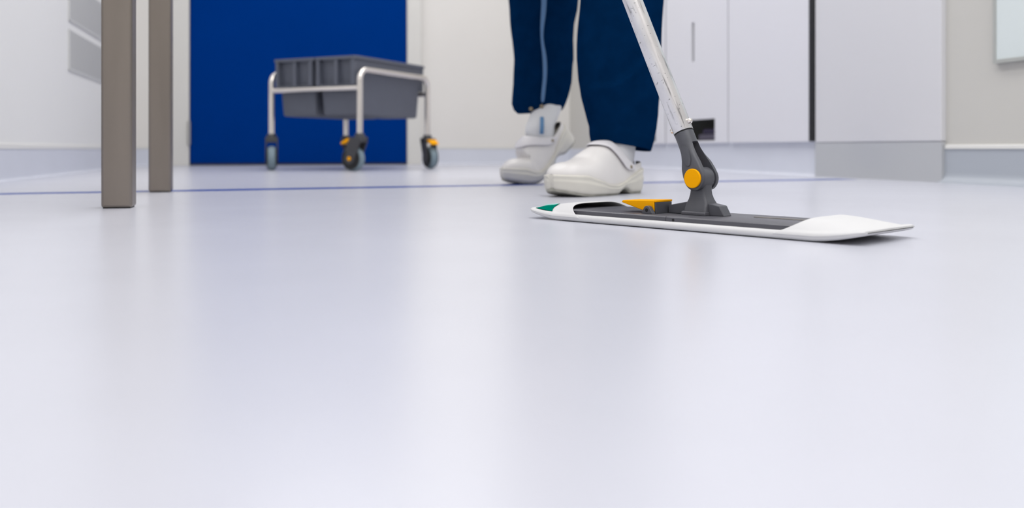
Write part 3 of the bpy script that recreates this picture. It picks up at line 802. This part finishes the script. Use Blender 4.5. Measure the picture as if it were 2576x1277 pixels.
# blue stripe on the sock of the trailing foot
q0 = Vector(((1362 - 1288) / 2200 * 2.55 - PO.x, 0, 0))
sp = []
for y in range(282, 340, 8):
    Z = 0.1 + (374 - y) / 2200 * 2.56
    px = 1363 - (y - 285) * 0.05
    x = (px - 1288) / 2200 * 2.56 - PO.x
    t = min(1, max(0, (Z - v3.z) / (0.215 - v3.z)))
    c = v3.lerp(P(0.112, 2.615, 0.215), t)
    # front of the sock ellipse below that x
    bestd = None
    for k in range(180):
        w = 2 * PI * k / 180
        e = c + Vector((math.cos(aR), math.sin(aR), 0)) * 0.044 * math.cos(w) + Vector((-math.sin(aR), math.cos(aR), 0)) * 0.039 * math.sin(w)
        if e.y < c.y and (bestd is None or abs(e.x - x) < bestd[0]): bestd = (abs(e.x - x), e)
    sp.append(Vector((x, bestd[1].y - 0.001, Z)))
MB().rings([[c + Vector((0.0055 * math.cos(k / 8 * 2 * PI), 0.0025 * math.sin(k / 8 * 2 * PI), 0)) for k in range(8)] for c in sp]).build('sock_stripe', M['sock_stripe'], sk, smooth=True)

# ---- body (one continuous skinned figure), tunic, hair
ax = Vector((math.sin(PT) * 0.674, -math.sin(PT) * 0.739, math.cos(PT)))
hinge_w = Vector((0.2393 + 0.005 * 0.674, 1.1244 - 0.005 * 0.739, 0.0625))
def on_pole(s): return hinge_w + ax * s
V, E, R = [], [], []
def add(p_, r, prev=None):
    V.append(Vector(p_)); R.append(r)
    if prev is not None: E.append((prev, len(V) - 1))
    return len(V) - 1
pe = add(P(0.15, 2.22, 0.97), 0.115)
for hipj, knee, ank, toe in (((0.222, 2.155, 0.88), (0.240, 1.985, 0.50), tuple(clog_world(cl, 0.068, 0, 0.085) + PO), tuple(clog_world(cl, 0.20, 0, 0.045) + PO)),
                             ((0.085, 2.29, 0.88), (0.098, 2.635, 0.52), tuple(clog_world(cr, 0.068, 0, 0.085) + PO), tuple(clog_world(cr, 0.20, 0, 0.045) + PO))):
    a = add(P(*hipj), 0.082, pe); k = add(P(*knee), 0.046, a); mid = P(0.110, 2.617, 0.22) if hipj[0] < 0.1 else P(0.240, 1.966, 0.16)
    c_ = add((Vector(P(*knee)) * 0.55 + mid * 0.45), 0.036, k); m_ = add(mid, 0.028, c_); n_ = add(P(*ank), 0.026, m_); add(P(*toe), 0.024, n_)
wa = add(P(0.13, 2.195, 1.12), 0.105, pe); chs = add(P(0.09, 2.15, 1.32), 0.118, wa); nk = add(P(0.06, 2.115, 1.47), 0.05, chs)
hdv = add(P(0.035, 2.085, 1.58), 0.082, nk); add(P(0.03, 2.085, 1.66), 0.078, hdv)
wrist = []
for sd, s in ((1, 0.98), (-1, 1.22)):
    sh = Vector((0.09, 2.15, 1.38)) + lat * 0.17 * sd
    g_ = on_pole(s); wr_ = g_ + (sh - g_).normalized() * 0.075
    el = (sh + wr_) / 2 + Vector((0, 0, -0.09)) + lat * 0.06 * sd
    a = add(sh - PO, 0.055, chs); b_ = add(el - PO, 0.040, a); c_ = add(wr_ - PO, 0.026, b_)
    pm = add(g_ + (wr_ - g_) * 0.45 - PO, 0.030, c_)
    side = ax.cross((sh - g_).normalized()).normalized(); out = (g_ - sh).normalized()
    for q in range(4):
        base = g_ + ax * (0.03 - 0.02 * q) + (wr_ - g_) * 0.25
        f1 = add(base + side * 0.020 - PO, 0.0095, pm); f2 = add(base + side * 0.024 + out * 0.028 - PO, 0.0090, f1)
        f3 = add(base + side * 0.004 + out * 0.046 - PO, 0.0085, f2); add(base - side * 0.016 + out * 0.040 - PO, 0.0075, f3)
    t1 = add(g_ + ax * 0.036 + (wr_ - g_) * 0.40 - side * 0.016 - PO, 0.0105, pm); t2 = add(g_ + ax * 0.048 - side * 0.026 + out * 0.012 - PO, 0.0095, t1)
    add(g_ + ax * 0.042 - side * 0.014 + out * 0.034 - PO, 0.008, t2)
    wrist.append((sh, el, wr_))
me = bpy.data.meshes.new('body'); me.from_pydata([tuple(v) for v in V], E, []); me.update()
body = bpy.data.objects.new('body', me); C.objects.link(body); body.parent = per; me.materials.append(M['skin'])
sm = body.modifiers.new('skin', 'SKIN'); sm.use_smooth_shade = True
for i, r in enumerate(R): me.skin_vertices[0].data[i].radius = (r, r)
me.skin_vertices[0].data[0].use_root = True
ssm = body.modifiers.new('sub', 'SUBSURF'); ssm.levels = 1; ssm.render_levels = 1
tn = MB().rings([pel(P(0.15, 2.22, 0.86), 0.19, 0.145), pel(P(0.148, 2.215, 1.0), 0.18, 0.14), pel(P(0.13, 2.195, 1.14), 0.175, 0.135), pel(P(0.10, 2.165, 1.30), 0.20, 0.14), pel(P(0.085, 2.145, 1.40), 0.175, 0.11), pel(P(0.07, 2.13, 1.455), 0.075, 0.07)], False, True)
for sh, el, wr_ in wrist:
    tn.tube([sh - PO + Vector((0, 0, 0.01)), (sh * 0.5 + el * 0.5) - PO, el - PO, (el * 0.5 + wr_ * 0.5) - PO, wr_ - PO], [0.075, 0.066, 0.058, 0.052, 0.044], 18, False)
tn.build('tunic', M['navy'], per, smooth=True, sub=1)
face = Vector(P(0.035, 2.085, 1.60)); fo_ = fwd
hr = MB()
def cap(a, b):
    w = 2 * PI * a; t_ = b * PI * 0.56
    return face + Vector((0, 0, 0.02)) - fo_ * 0.014 + (lat * math.cos(w) + fo_ * math.sin(w)) * 0.094 * math.sin(t_) + Vector((0, 0, 0.118 * math.cos(t_)))
hr.grid(cap, 24, 12); hr.build('hair', M['hair'], per, smooth=True)
MB().lathe(face + fo_ * 0.074 + Vector((0, 0, 0.008)), fo_ * 0.5 + Vector((0, 0, -1)), [(0, 0.004), (0.03, 0.011), (0.04, 0.012), (0.046, 0.004)], 12).build('nose', M['skin'], per, smooth=True)
for s in (-1, 1):
    MB().lathe(face + lat * s * 0.080 + Vector((0, 0, -0.02)), lat * s, [(0, 0.012), (0.008, 0.020), (0.012, 0.010)], 14).build('ear', M['skin'], per, smooth=True)
    MB().lathe(face + lat * s * 0.031 + fo_ * 0.072 + Vector((0, 0, 0.006)), fo_, [(0, 0.010), (0.006, 0.008), (0.008, 0.002)], 12).build('eye', M['eye'], per, smooth=True)
